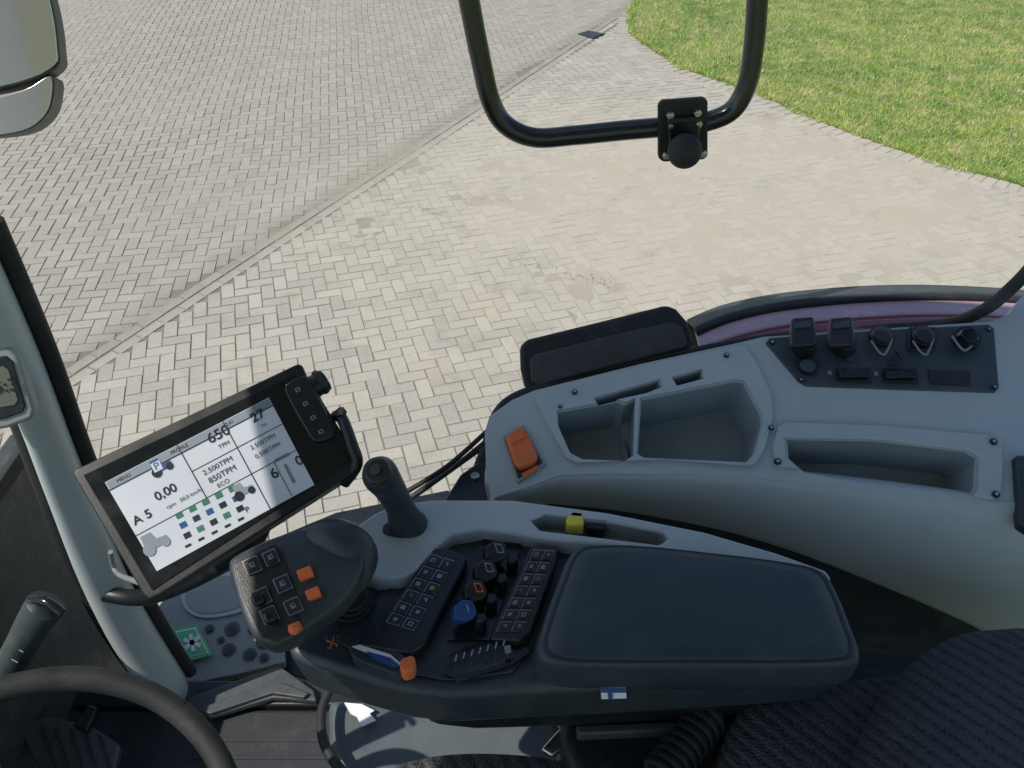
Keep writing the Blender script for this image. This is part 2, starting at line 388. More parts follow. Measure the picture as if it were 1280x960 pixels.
# =============== CAB SHELL ===============
cab=grp('tractor_cab')
inner=[(-75,300),(-25,410),(25,520),(62,620),(104,730),(148,815),(196,884)]
outer=[(-30,300),(20,410),(54,490),(92,590),(134,690),(178,782),(232,868)]
def col(pts,y): return [vy(a,b,y) for a,b in pts]
i3=col(inner,.74); o3=col(outer,.745)
mid=[(a+b_)/2+Vector((0,-.025,0)) for a,b_ in zip(i3,o3)]
back_i=[a+Vector((-.012,.05,0)) for a in i3]; back_o=[a+Vector((-.02,.05,0)) for a in o3]
loft('front_pillar',[back_i,i3,mid,o3,back_o],M_grey,cab,4,.006)
tube('pillar_seal',[a+Vector((-.004,.045,0)) for a in o3],.011,M_rub,cab)
tube('pillar_inner_seal',[a+Vector((-.03,.05,0)) for a in i3],.022,M_rub,cab)
tube('pillar_upper',[i3[0]+Vector((.02,0,.0)),Vector((i3[0].x-.02,.78,2.9)),Vector((i3[0].x-.05,.80,3.15))],.04,M_grey,cab)
for (a,b_) in ((134,762),(180,846)): screw(a,b_,Plane((0,.715,0),(0.2,-1,.1)),cab,.008)
def box(name,x0,x1,y0,y1,z0,z1,m,par,bevel=.01):
    v=[(x,y,z) for x in(x0,x1) for y in(y0,y1) for z in(z0,z1)]
    return mesh(name,v,[(0,1,3,2),(4,6,7,5),(0,4,5,1),(2,3,7,6),(0,2,6,4),(1,5,7,3)],m,par,bevel=bevel)
box('roof',-.80,1.05,-.9,.90,3.16,3.30,M_grey,cab,.04)
box('floor',-.95,.95,-.85,.745,1.36,1.445,M_floor,cab,.01)
box('floor_edge_sill',-.92,1.0,.747,.80,1.30,1.455,M_black,cab,.006)
for k in range(14): box('floor_rib',-.60,.2,.25+k*.033,.258+k*.033,1.445,1.448,M_floor,cab,.001)
prism('sill_strip',[(228,884),(240,870),(300,848),(350,832),(392,862),(396,876),(340,872),(262,896)],H(1.475),.015,M_mud,cab,.004)
prism('sill_lip',[(246,886),(300,866),(352,852),(386,866),(380,872),(340,866),(262,892)],H(1.485),.01,M_mud,cab,.003)
prism('lower_side_panel',[(170,800),(200,760),(240,730),(300,690),(420,640),(560,612),(600,640),(560,760),(430,862),(352,840),(238,872),(205,860)],H(1.38),.03,M_black,cab,.004)
SP=H(1.43)
M_step=dusty(mat('step_plate_plastic',(.25,.265,.25),.5,.3,300,.15,9),.3,(.34,.33,.29))
prism('step_plate',[(180,780),(226,722),(300,700),(352,760),(356,828),(300,842),(232,856),(200,830)],SP,.02,M_step,cab,.003)
prism('oval_recess_rim',[(226,745),(234,727),(262,717),(300,716),(318,730),(316,752),(296,766),(256,772),(234,764)],SP.up(.006),.005,M_grey,cab,.001,sm=4)
prism('oval_recess',[(231,745),(239,730),(264,721),(297,720),(312,732),(310,750),(293,761),(258,767),(238,760)],SP.up(.008),.005,M_step,cab,.001,sm=4)
for (a,b_,r) in ((262,786,.010),(290,786,.016),(318,786,.014),(332,800,.02),(286,812,.014),(312,818,.014),(330,822,.01),(276,800,.008)):
    cyl('panel_hole',SP.pt(a,b_,.003),SP.n,r,.003,M_mud,cab)
    cyl('panel_hole_in',SP.pt(a,b_,.006),SP.n,r*.6,.001,M_black,cab)
st=grp('first_aid_sticker')
prism('sheet',[(215,786),(246,780),(266,818),(233,827)],SP.up(.014),.002,M_green,st,0)
prism('sheet_white',[(219,789),(244,784),(261,816),(235,822)],SP.up(.0155),.001,M_white,st,0)
prism('sheet_green',[(221,790.5),(243,786),(259,814.5),(236,820)],SP.up(.017),.001,M_green,st,0)
for a in (0,60,120): prism('star_bar',box_px(240,803,22,5,math.radians(a+20)),SP.up(.0185),.001,M_white,st,0)
PR=Plane((0,1.0,0),(0,1,0))
tube('window_seal',[H(1.98).pt(590,610),H(2.0).pt(608,560),H(2.03).pt(626,512),H(2.05).pt(668,488),H(2.06).pt(760,464),H(2.06).pt(870,440),H(2.06).pt(960,424),H(2.07).pt(1100,412),H(2.09).pt(1180,405),PR.pt(1225,390),PR.pt(1262,362),PR.pt(1300,320),PR.pt(1360,230),Vector((1.0,.92,3.16))],.010,M_rub,cab)
prism('corner_bracket',[(556,622),(575,592),(603,572),(622,600),(620,640),(560,640)],H(2.0),.04,M_black,cab,.006)
cyl('bracket_screw',H(2.0).pt(594,597),(0,0,1),.007,.006,M_steel,cab)

# =============== SIDE CONSOLE ===============
SC=grp('side_console')
CP=Plane((0,.71,2.12),(0,-.30,.954))
top=[(606,540),(612,520),(640,500),(668,488),(800,455),(925,428),(955,421),(1100,411),(1238,402),(1262,392),(1276,372),(1300,350),(1420,330),(1440,650),(1290,640),(1180,624),(1060,609),(950,598),(850,593),(760,592),(700,594),(650,612),(618,622),(608,600)]
body=prism('console_top',top,CP,.085,M_grey,SC,0)
pan=[(668,494),(676,486),(800,458),(922,432),(932,433),(945,452),(964,492),(966,520),(956,560),(946,578),(935,582),(830,574),(720,578),(708,572),(690,540)]
panel=prism('pocket_panel',pan,CP,.02,M_grey,SC,0,off=.006)
tray=[(972,532),(985,526),(1100,530),(1235,542),(1252,550),(1256,580),(1252,618),(1242,624),(1180,612),(1100,600),(1020,588),(972,582),(966,560)]
trayp=prism('tray_panel',tray,CP,.02,M_grey,SC,0,off=.006)
def cutter(pix,depth,sm=0,taper=.9,m=M_grey_shade): return prism('c',pix,CP,depth+.03,m,None,0,sm=sm,off=.03,taper=taper)
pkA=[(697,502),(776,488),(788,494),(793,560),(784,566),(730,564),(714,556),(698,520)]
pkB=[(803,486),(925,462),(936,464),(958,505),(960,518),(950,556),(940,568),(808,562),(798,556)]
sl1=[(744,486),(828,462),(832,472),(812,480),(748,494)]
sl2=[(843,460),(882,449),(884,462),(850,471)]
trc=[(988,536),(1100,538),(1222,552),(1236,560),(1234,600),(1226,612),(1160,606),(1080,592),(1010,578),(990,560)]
dv=[(783,492),(797,486),(795,560),(791,560)]
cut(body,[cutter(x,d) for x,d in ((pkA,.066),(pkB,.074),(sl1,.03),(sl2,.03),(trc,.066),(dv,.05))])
cut(panel,[cutter(x,.1,taper=1,m=M_grey) for x in (pkA,pkB,sl1,sl2,dv)])
cut(trayp,[cutter(trc,.1,taper=1,m=M_grey)])
for o in (body,panel,trayp):
    for p in o.data.polygons: p.use_smooth=True
    b=o.modifiers.new('b','BEVEL'); b.width=.0035 if o is not body else .008; b.segments=3; b.limit_method='ANGLE'; b.angle_limit=math.radians(40); b.harden_normals=True; b.use_clamp_overlap=True
A=[CP.pt(*p) for p in ((606,598),(650,608),(700,592),(800,590),(950,597),(1060,608),(1180,623),(1300,642))]
B=[hz(612,628,2.05),hz(650,628,2.05),hz(700,629,2.05),hz(800,641,2.03),hz(930,668,2.0),hz(1050,708,1.96),hz(1220,780,1.90),hz(1310,835,1.85)]
Mi=[(a*.5+b_*.5)+Vector((0,-.012,.008)) for a,b_ in zip(A,B)]
A2=[a+Vector((0,.03,-.012)) for a in A]
loft('apron',[A2,[a+Vector((0,-.001,-.003)) for a in A],Mi,B,[b_+Vector((0,.02,-.006)) for b_ in B]],M_grey,SC,6,.004)
Lw=[b_+Vector((0,.006,.006)) for b_ in B]
loft('lower_wall',[Lw,[Vector((p.x,p.y+.02,p.z-.12)) for p in Lw],[Vector((p.x,.80,1.46)) for p in Lw],[Vector((p.x,.80,1.40)) for p in Lw]],M_dark,SC,4,.006)
for p,r in (((718,490),.004),((908,444),.004),((972,577),.005),((1242,552),.005),((1245,618),.005),((964,535),.004),((700,508),.003)): screw(*p,CP.up(.008),SC,r)
for p in ((935,650),(1148,713)):
    n=Vector((0,-.85,.5)); q=hz(*p,2.02 if p[0]<1000 else 1.945); screw(*p,Plane(q+n*.02,n),SC,.006)
osw=[(627,546),(654,530),(683,580),(647,604)]
prism('rocker_bezel',osw,CP.up(.004),.006,mat('bezel_grey',(.26,.27,.265),.4,.1,300,.1,20),SC,.002)
prism('rocker_recess',shrink(osw,.84),CP.up(.0055),.004,M_black,SC,.001)
prism('orange_rocker',[(632,546),(640,538),(653,533),(660,542),(673,570),(668,578),(650,585),(643,578)],CP.up(.015),.014,M_orange,SC,.004)
prism('rocker_guard',[(636,546),(654,537),(658,545),(640,555)],CP.up(.018),.004,M_orange,SC,.0015)
prism('rocker_label',[(652,592),(671,581),(674,586),(655,597)],CP.up(.0065),.001,M_orange,SC,0)
sp_=[(957,428),(962,422),(1100,412),(1236,405),(1243,410),(1249,484),(1244,490),(1120,486),(1008,482),(998,476)]
prism('socket_panel',sp_,CP.up(.003),.008,M_panel,SC,.002)
KP=CP.up(.004)
for p in ((965,428),(1001,475),(1236,412),(1243,484)): screw(*p,KP,SC,.004)
for i,(x,y) in enumerate(((1005,436),(1053,436))):
    cyl('socket_ring',KP.pt(x,y),KP.n,.019,.006,M_black,SC)
    cyl('socket_body',KP.pt(x,y,.006),KP.n,.016,.02,M_black,SC,r2=.0155)
    prism('socket_flip_cap',[(x-15,y-40),(x+13,y-42),(x+16,y-20),(x+17,y-6),(x-16,y-4),(x-16,y-20)],KP.up(.034),.014,M_black,SC,.005)
    prism('cap_ridge',[(x-11,y-34),(x+9,y-36),(x+9,y-28),(x-11,y-26)],KP.up(.037),.004,M_panel,SC,.001)
M_strap=mat('strap_grey',(.20,.21,.21),.5,0,1,.2,30)
for x,y in ((1101,422),(1153,422)):
    cyl('socket_ring',KP.pt(x,y),KP.n,.019,.008,M_black,SC); cyl('socket_collar',KP.pt(x,y,.008),KP.n,.015,.010,M_mud,SC); cyl('socket_cap',KP.pt(x,y,.018),KP.n,.012,.006,M_black,SC)
    tube('cap_strap',[KP.pt(x-12,y+4,.02),KP.pt(x-2,y+18,.022),KP.pt(x+6,y+20,.022),KP.pt(x+14,y+2,.02)],.0016,M_strap,SC)
prism('socket_square_base',box_px(1153,423,34,30),KP.up(.004),.004,M_black,SC,.002)
cyl('round_plug',KP.pt(1206,426),KP.n,.020,.012,M_black,SC); cyl('round_plug_top',KP.pt(1206,426,.012),KP.n,.016,.016,M_gloss,SC,r2=.012)
tube('plug_strap',[KP.pt(1190,420,.014),KP.pt(1206,438,.02),KP.pt(1222,422,.014)],.002,M_strap,SC)
cyl('knob',KP.pt(1009,458),KP.n,.016,.007,M_black,SC); cyl('knob_top',KP.pt(1009,458,.007),KP.n,.011,.004,M_panel,SC)
for x,y in ((1067,468),(1125,469)):
    prism('rocker_frame',[(x-22,y-9),(x+20,y-8),(x+24,y+9),(x-20,y+8)],KP.up(.003),.003,M_black,SC,.001)
    prism('rocker_switch',[(x-19,y-7),(x+17,y-6),(x+21,y+2),(x-17,y+3)],KP.up(.010),.008,M_gloss,SC,.002)
    cyl('indicator',KP.pt(x-5,y-20,.001),KP.n,.006,.003,M_mud,SC)
    prism('switch_print',box_px(x-30,y-2,5,5),KP.up(.001),.0006,M_strap,SC,0)
prism('blank_plate',[(1160,462),(1212,464),(1214,481),(1164,479)],KP.up(.002),.002,M_black,SC,.001)
tube('plug_strap_b',[KP.pt(1120,438,.01),KP.pt(1128,452,.014),KP.pt(1110,456,.01)],.003,M_black,SC)
prism('rear_trim',[(1270,568),(1290,568),(1300,670),(1276,655)],CP.up(.012),.02,M_dark,SC,.005)

# =============== OUTSIDE: mudguard, lamp, wiper, mirrors ===============
mg=grp('tractor_mudguard')
E=[(862,404),(900,388),(960,374),(1040,365),(1120,361),(1200,362),(1290,368),(1400,384)]
ez=[2.02,2.04,2.06,2.07,2.07,2.06,2.04,2.0]
e1=[hz(a,b_,z) for (a,b_),z in zip(E,ez)]
def off_(a,z): return [p+Vector((0,a,z)) for p in e1]
loft('edge_lip',[off_(-.05,.02),e1,off_(.015,-.03),off_(.01,-.25)],M_mud,mg,6,.008)
loft('paint_glare_strip',[off_(-.10,.006),off_(-.05,.012)],M_mauve_glare,mg,6,.004)
loft('maroon_body',[off_(-.30,.0),off_(-.18,.002),off_(-.10,.006)],M_maroon,mg,6,.004)
tube('lip_groove',off_(-.055,.016),.007,M_rub,mg)
wl=grp('side_lamp_housing')
LP=Plane(hz(760,440,2.10),(0,-.75,.66))
o=[(650,432),(660,424),(750,402),(834,381),(846,386),(860,402),(868,428),(862,438),(760,462),(668,490),(656,484),(651,460)]
prism('housing',o,LP,.07,M_rub,wl,.008)
prism('front_face',[(662,450),(670,443),(760,420),(842,402),(852,408),(860,428),(856,434),(760,458),(672,482),(664,476)],LP.up(.004),.008,M_mud,wl,.003)
wp=grp('windscreen_wiper')
for a in ((506,616),(514,622)): tube('arm',[hz(a[0],a[1],2.0),hz(560,582 if a[0]<510 else 590,2.02),hz(612,536 if a[0]<510 else 548,2.04)],.004,M_rub,wp)
tube('blade',[hz(520,618,1.98),hz(598,562,2.02)],.005,M_black,wp)
mf=grp('mirror_bracket')
Y=1.12
tp=[(580,-120),(584,-20),(590,20),(600,70),(613,125),(632,156),(668,172),(720,169),(780,163),(840,158),(880,153),(915,138),(934,105),(942,60),(946,10),(948,-40),(948,-130)]
tube('bent_tube',[vy(a,b_,Y) for a,b_ in tp],.0145,M_tube,mf)
MP=Plane((0,Y-.02,0),(0,-1,.0))
prism('clamp_plate',[(823,132),(828,127),(880,123),(885,127),(885,196),(880,200),(829,203),(823,198)],MP,.012,M_rub,mf,.003)
prism('clamp_back',[(828,132),(880,128),(880,170),(828,174)],MP.up(-.038),.012,M_rub,mf,.003)
prism('clamp_block',[(834,150),(876,147),(874,186),(838,188)],MP.up(.014),.016,M_black,mf,.004)
for a,b_ in ((837,142),(871,139),(838,156),(872,153),(832,192),(878,190)): 
    cyl('bolt',MP.pt(a,b_),MP.n,.006,.010,M_steel,mf,seg=6); cyl('bolt_end',MP.pt(a,b_,.010),MP.n,.003,.008,M_steel,mf,seg=12)
def sphere(name,c,r,m,par,sc=(1,1,1)):
    bm=bmesh.new(); bmesh.ops.create_uvsphere(bm,u_segments=32,v_segments=20,radius=r); me=bpy.data.meshes.new(name); bm.to_mesh(me); bm.free()
    for p in me.polygons:p.use_smooth=True
    o=bpy.data.objects.new(name,me); S.collection.objects.link(o); o.location=c; o.scale=sc; me.materials.append(m); o.parent=par; return o
cyl('ball_neck',MP.pt(856,185,.01),(0,-1,0),.012,.03,M_black,mf)
sphere('ball',MP.pt(856,189,.045),.0245,M_rub,mf)
rm=grp('rear_view_mirror')
RP=Plane(Plane((0,1.0,0),(0,1,0)).pt(30,60),(.25,-.75,.35))
def mirr(o,tag):
    prism(tag+'_housing',o,RP,.05,M_mud,rm,.008,sm=4)
    prism(tag+'_glass',shrink(o,.965),RP.up(.003),.004,M_mir,rm,.001,sm=4)
mirr([(-160,-200),(20,-200),(48,-60),(66,10),(73,60),(70,84),(30,104),(-40,118),(-160,120)],'main')
mirr([(-160,134),(-40,128),(30,112),(64,94),(67,118),(58,144),(30,164),(-30,172),(-160,176)],'wide_angle')
tube('mirror_arm',[RP.pt(-100,100,-.05),Vector((-.85,.95,2.6)),Vector((-.8,.85,2.5))],.012,M_tube,rm)

# =============== ARMREST CONSOLE ===============
AC=grp('armrest_console')
base=[(352,814),(362,796),(395,765),(428,728),(452,700),(500,690),(560,664),(640,660),(710,670),(900,700),(1035,726),(1062,780),(1076,815),(1070,838),(900,850),(760,858),(660,862),(560,868),(500,862),(430,842),(380,826)]
prism('base_body',base,H(2.13),.078,M_dark,AC,.014,taper=.95)
prism('base_lower_skirt',[(480,858),(560,866),(700,862),(960,848),(1040,838),(1030,800),(700,700),(480,780)],H(2.10),.11,M_black,AC,.02,taper=.82)
rim=[(440,670),(448,655),(470,640),(496,630),(540,624),(640,624),(760,640),(880,664),(970,690),(1032,712),(1040,722),(1036,728),(900,700),(800,686),(690,674),(600,662),(566,668),(542,686),(520,712),(500,722),(468,722),(446,712)]
rimo=prism('light_rim',rim,H(2.155),.05,M_grey,AC,0)
slot=[(664,640),(680,634),(760,642),(830,656),(836,664),(826,670),(760,662),(676,652)]
c=prism('c',slot,H(2.17),.045,M_grey_shade,None,0); cut(rimo,[c])
for p in rimo.data.polygons: p.use_smooth=True
b=rimo.modifiers.new('b','BEVEL'); b.width=.005; b.segments=3; b.limit_method='ANGLE'; b.angle_limit=math.radians(40); b.harden_normals=True
prism('slot_floor',shrink(slot,1.02),H(2.130),.002,M_dark,AC,0)
prism('yellow_button',[(709,643),(716,638),(730,640),(730,656),(712,656),(707,652)],H(2.155),.02,M_yellow,AC,.003)
prism('slot_switch',[(736,648),(758,652),(756,662),(732,658)],H(2.150),.02,M_black,AC,.003)
pad=[(712,690),(735,680),(800,680),(900,690),(980,700),(1030,712),(1050,740),(1066,780),(1077,812),(1068,828),(1000,832),(880,832),(760,832),(690,828),(669,812),(676,780),(694,730)]
pillow('armrest_pad',pad,H(2.175),[(.97,-.05),(.995,-.042),(1,-.03),(1,-.014),(.992,-.006),(.975,-.001),(.94,.001),(.93,-.0005),(.915,.002),(.8,.004),(.4,.006)],M_pad,AC,sm=4)
DP=H(2.134)
prism('inlay',[(500,724),(548,690),(570,672),(640,668),(704,680),(690,720),(664,810),(640,840),(560,850),(480,836),(420,800),(440,770)],DP,.002,M_dark,AC,.001)
pod1=[(538,684),(566,686),(584,696),(580,710),(530,806),(512,816),(440,806),(452,794),(474,784)]
prism('key_pod',pod1,H(2.152),.022,M_black,AC,.004)
pod2=[(664,680),(698,684),(692,712),(664,790),(650,800),(612,798),(618,778)]
prism('key_pod_b',pod2,H(2.152),.022,M_black,AC,.004)
def keys(q,nc,nr,pl,mo):
    for i in range(nc):
        for j in range(nr):
            k=quadcell(q,i,j,nc,nr,.09)
            prism('key_outline',k,pl.up(.0012),.001,mo,AC,0)
            prism('key_cap',shrink(k,.86),pl.up(.0026),.002,M_black,AC,.0004)
            c=shrink(k,.30 if (i+j)%2 else .38)
            if (i*3+j)%4: c=c[:3] if (j%3==0) else c
            prism('key_glyph',c,pl.up(.0032),.0005,random.choice([mo,mo,M_strap,mo,mo,M_yellow,mo]) if mo is M_key else mo,AC,0)
            if (i+j)%3==0: prism('key_glyph_in',shrink(c,.45),pl.up(.0038),.0005,M_black,AC,0)
keys([(538,690),(571,700),(518,790),(480,778)],2,6,H(2.152),M_key)
keys([(667,685),(695,687),(655,790),(618,790)],2,7,H(2.152),M_keyr)
prism('lever_trough',[(604,672),(652,680),(612,800),(560,800),(570,760)],H(2.138),.003,M_gloss,AC,0)
for k,(x,y,m) in enumerate(((621,690,M_key),(608,714,M_key),(595,739,M_orange),(582,764,M_blue))):
    pl=Plane(hz(x,y,2.168),(.30,-.35,.88))
    q=[(x-14,y-6),(x-3,y-15),(x+9,y-14),(x+15,y+1),(x+11,y+9),(x-1,y+13),(x-13,y+9)]
    prism('lever_stem',shrink(q,.5),pl.up(-.012),.03,M_black,AC,.002)
    prism('lever_paddle',q,pl,.018,M_black if m is not M_blue else M_blue,AC,.002)
    mk=[(x-3,y-11),(x+6,y-10),(x+10,y+1),(x+1,y+1)]
    if m is not M_blue:
        prism('paddle_mark',mk,pl.up(.001),.001,m,AC,0)
        prism('paddle_mark_in',shrink(mk,.72),pl.up(.0016),.0008,M_black,AC,0)
    else: prism('paddle_line',box_px(x+3,y-4,2,9,-.3),pl.up(.001),.001,M_key,AC,0)
    prism('lever_side',[(x+14,y+2),(x+23,y+1),(x+27,y+9),(x+20,y+14),(x+12,y+12)],H(2.156),.02,M_black,AC,.002)
prism('wheel_bed',[(552,840),(590,808),(650,800),(664,815),(640,830),(580,850)],H(2.140),.004,M_gloss,AC,.001)
wa=hz(566,838,2.128); wb=hz(640,816,2.128); wax=(wb-wa).normalized()
for k in range(26):
    p=wa.lerp(wb,k/26); cyl('wheel_rib',p,wax,.0165+.003*math.sin(k/25*math.pi),.0016,M_dark,AC,seg=24,bevel=0)
cyl('wheel_core',wa,wax,.0155,(wb-wa).length,M_black,AC,bevel=.001)
for k in range(7):
    a=k/7; x=570+a*70; y=822-22*a; prism('wheel_tick',box_px(x,y,2,8,math.radians(15)),H(2.1495),.0008,M_key,AC,0)
prism('wheel_plate',[(630,808),(637,806),(639,814),(632,816)],H(2.151),.003,M_strap,AC,0)
prism('slider_base',[(438,806),(448,802),(490,812),(508,822),(506,838),(494,842),(456,828),(440,818)],H(2.150),.02,M_dark,AC,.004,sm=3)
prism('slider_white',[(440,808),(450,806),(488,818),(502,830),(498,832),(470,820)],H(2.1515),.001,M_white,AC,0)
prism('slider_blue',[(458,814),(488,822),(500,832),(494,835),(466,824)],H(2.1522),.001,M_blue,AC,0)
prism('orange_knob',[(500,822),(516,817),(520,824),(518,836),(504,841),(499,834)],H(2.166),.02,M_orange,AC,.004)
for a in (20,110): prism('orange_cross',box_px(415,803,16,1.4,math.radians(a)),H(2.1365),.001,M_orange,AC,0)
for a,b_ in ((408,798),(422,796),(410,810),(421,808)): cyl('orange_dot',H(2.1362).pt(a,b_),(0,0,1),.0008,.001,M_orange,AC,bevel=0,seg=10)
fl=grp('flag_sticker')
FP=Plane(hz(767,862,2.105)+Vector((0,-.018,.004)),(0,-1,.35))
prism('flag_white',[(750,852),(782,853),(783,873),(752,874)],FP,.012,M_white,fl,0)
prism('flag_blue_h',[(750.5,860),(782.3,861),(782.6,866),(751.3,866)],FP.up(.001),.001,M_blue,fl,0)
prism('flag_blue_v',[(759,852.3),(765,852.5),(766,873.5),(760.3,873.6)],FP.up(.0015),.001,M_blue,fl,0)
ms=grp('armrest_support')
prism('support_block',[(700,880),(900,872),(960,880),(960,960),(880,1000),(720,990),(700,930)],H(1.98),.2,M_black,ms,.02)
cyl('support_bolt',H(1.985).pt(750,893),(0,-.3,1),.008,.006,M_steel,ms,seg=6)
prism('steel_link',[(676,936),(690,920),(704,905),(722,908),(712,930),(690,945)],H(1.96),.01,M_steel,ms,.003)
prism('support_rail',[(720,905),(860,900),(866,912),(722,918)],H(1.995),.02,M_mud,ms,.004)
bh=grp('bellows_hose')
for k in range(9):
    p=hz(826+k*7,972-k*9,2.0); q=hz(833+k*7,963-k*9,2.0)
    cyl('ring',p,q-p,.024,.006,M_rub,bh)
    cyl('ring_gap',p,q-p,.019,.013,M_rub,bh)
lf=grp('seat_base_cover')
prism('cover',[(408,870),(430,872),(560,884),(700,898),(712,960),(700,1060),(470,1060),(430,1000),(410,930)],H(1.62),.17,dusty(mat('teal_grey_plastic',(.07,.09,.10),.5,.3,500,.12,8),.2,(.16,.17,.16)),lf,.02)
tube('edge_tube',[hz(a,b_,1.66) for a,b_ in ((412,862),(402,890),(404,925),(420,955),(450,985))],.008,M_rub,lf)
prism('paper_tag',[(430,878),(452,880),(468,888),(462,892),(470,900),(452,908),(446,896),(438,892)],H(1.635),.002,M_white,lf,0)

# =============== MULTIFUNCTION LEVER ===============
ML=grp('multifunction_lever')
LPn=Vector((.05,-.35,.93)); L0=hz(370,730,2.235); LV=Plane(L0,LPn)
pillow('head',[(284,702),(300,688),(345,668),(390,658),(430,658),(452,672),(457,700),(448,728),(425,757),(385,786),(348,808),(328,806),(312,792),(298,760),(288,728)],LV,[(.80,-.06),(.93,-.048),(1,-.03),(1,-.016),(.985,-.006),(.95,-.001),(.9,.001),(.5,.003)],M_dark,ML,sm=4)
sweep('grip_bulge',[LV.pt(372,676,-.02),LV.pt(415,672,-.01),LV.pt(445,695,-.02),LV.pt(440,735,-.035)],[(.012,.012),(.02,.022),(.022,.024),(.014,.014)],M_dark,ML,side=Vector((0,0,1)))
prism('key_plate',[(292,704),(342,680),(354,690),(374,752),(372,788),(344,802),(326,796),(304,748)],LV.up(.004),.003,M_black,ML,.0012)
for x,y,w in ((315,706,20),(338,696,18),(353,729,20),(326,746,22),(366,757,20),(336,768,20)):
    q=box_px(x,y,w,w*.92,math.radians(-24))
    prism('button_outline',q,LV.up(.0085),.005,M_key,ML,.0004); prism('button',shrink(q,.90),LV.up(.0105),.006,M_black,ML,.001)
    prism('button_icon',shrink(q,.34),LV.up(.0112),.001,M_strap if w<22 else M_white,ML,0)
    prism('button_icon_in',[p for p in shrink(q,.20)][:3],LV.up(.0117),.001,M_black,ML,0)
for x,y,w,h in ((381,716,19,14),(391,741,18,13),(368,783,16,10)): prism('orange_button',box_px(x,y,w,h,math.radians(-22)),LV.up(.010),.010,M_orange,ML,.0015)
for x,y in ((321,748),(336,770)): prism('thumb_rocker',box_px(x,y,17,15,math.radians(-20)),LV.up(.018),.014,M_gloss,ML,.004)
sphere('orange_stick',LV.pt(368,786,.012),.006,M_orange,ML)
sweep('stem',[hz(440,720,2.20),hz(438,738,2.17),hz(442,755,2.13)],[(.016,.016),(.013,.013),(.022,.022)],M_black,ML)
for k in range(3): cyl('gaiter_ring',hz(440,748+k*3,2.150-k*.006),(0,0,1),.018+.004*k,.004,M_rub,ML)

# =============== JOYSTICK ===============
JS=grp('joystick')
sweep('grip',[hz(510,656,2.155),hz(506,648,2.17),hz(498,630,2.20),hz(485,607,2.235),hz(474,592,2.262),hz(468,584,2.275)],[(.025,.022),(.021,.018),(.017,.017),(.0185,.0195),(.020,.022),(.014,.014)],M_dark,JS,side=Vector((1,0,0)))
prism('top_plate',[(456,582),(466,573),(480,573),(488,588),(480,602),(464,604),(455,594)],Plane(hz(470,588,2.284),(-.1,-.4,.9)),.014,M_black,JS,.003,sm=2)
cyl('top_button',hz(470,588,2.284),(-.1,-.4,.9),.006,.004,M_dark,JS)
prism('collar',[(478,662),(484,652),(505,646),(526,640),(531,652),(524,664),(500,668)],H(2.162),.012,M_black,JS,.004,sm=3)

# =============== TERMINAL ===============
TM=grp('touchscreen_monitor')
T0=C+ray(270,600)*.86; TP=Plane(T0,(.18,-.52,.83))
house=[(90,592),(94,586),(372,454),(378,456),(384,470),(440,560),(448,574),(444,590),(200,744),(186,750),(178,742),(96,602)]
prism('housing',house,TP,.03,M_black,TM,.004)
prism('glass',[(104,594),(368,468),(438,576),(190,738)],TP.up(.0015),.002,M_gloss,TM,.0006)
scr=[(131,603),(336,497),(393,606),(196,714)]
prism('screen',scr,TP.up(.0025),.001,M_scr,TM,0)
UP=TP.up(.0032)
def line(a,b_,w=1.2,m=M_scrd):
    a=Vector(a);b_=Vector(b_); d=(b_-a).normalized(); n=Vector((-d.y,d.x))*w/2
    prism('ui_line',[tuple(a+n),tuple(b_+n),tuple(b_-n),tuple(a-n)],UP,.0004,m,TM,0)
def s(u,v): return tuple(lerp2(scr,u,v))
EXA,EXB=(131,603),(336,497)
line(s(0,.09),s(1,.09)); line(s(0,.60),s(1,.60),.8); line(s(.44,.0),s(.44,.60),1.2); line(s(.72,.0),s(.72,1),1.2); line(s(.44,.30),s(1,.30),.8)
line(s(.86,.60),s(.86,1),.8)
prism('ui_header',[s(0.003,.005),s(.997,.005),s(.997,.085),s(.003,.085)],UP.up(-.0002),.0002,M_scrg,TM,0)
def tx(t,x,y,sz,m=M_scrd): text(t,x,y,UP,sz,EXA,EXB,m,TM,.0003,'ui_text')
tx('650',273,543,.017); tx('TPM',280,556,.007); tx('27',322,520,.016); tx('ha',330,531,.006)
def su(t,u,v,sz,m=M_scrd):
    q=s(u,v); tx(t,q[0],q[1],sz,m)
su('2.500TPM',.58,.37,.0085); su('850TPM',.58,.465,.0095); su('ECO',.56,.55,.007); su('2.500TPM',.86,.37,.0075); su('0.500TPM',.86,.47,.0075)
su('0,00',.26,.36,.014); su('A 5',.08,.47,.014); su('50,0 km/h',.37,.50,.006); su('rpm',.25,.50,.006)
su('MENU',.10,.045,.0055,M_scrd); su('PROFILE',.44,.045,.0055,M_scrd); su('12:41',.74,.045,.0055,M_scrd)
tx('6',343,592,.017); tx('0',374,576,.016); tx('P',309,637,.009)
def tractor(cx,cy,k,m1,m2):
    ex=Vector((.888,-.459)); ey=Vector((.459,.888))
    def q(pts): return [tuple(Vector((cx,cy))+ex*a*k+ey*b_*k) for a,b_ in pts]
    prism('ui_tractor',q([(-8,-9),(1,-9),(3,-2),(12,-1),(13,5),(-9,5)]),UP.up(.0002),.0003,m1,TM,0)
    for a,r in ((-6,5.5),(9,4)): prism('ui_wheel',q([(a+r*math.cos(t*.5236),4+r*math.sin(t*.5236)) for t in range(12)]),UP.up(.0005),.0003,m2,TM,0)
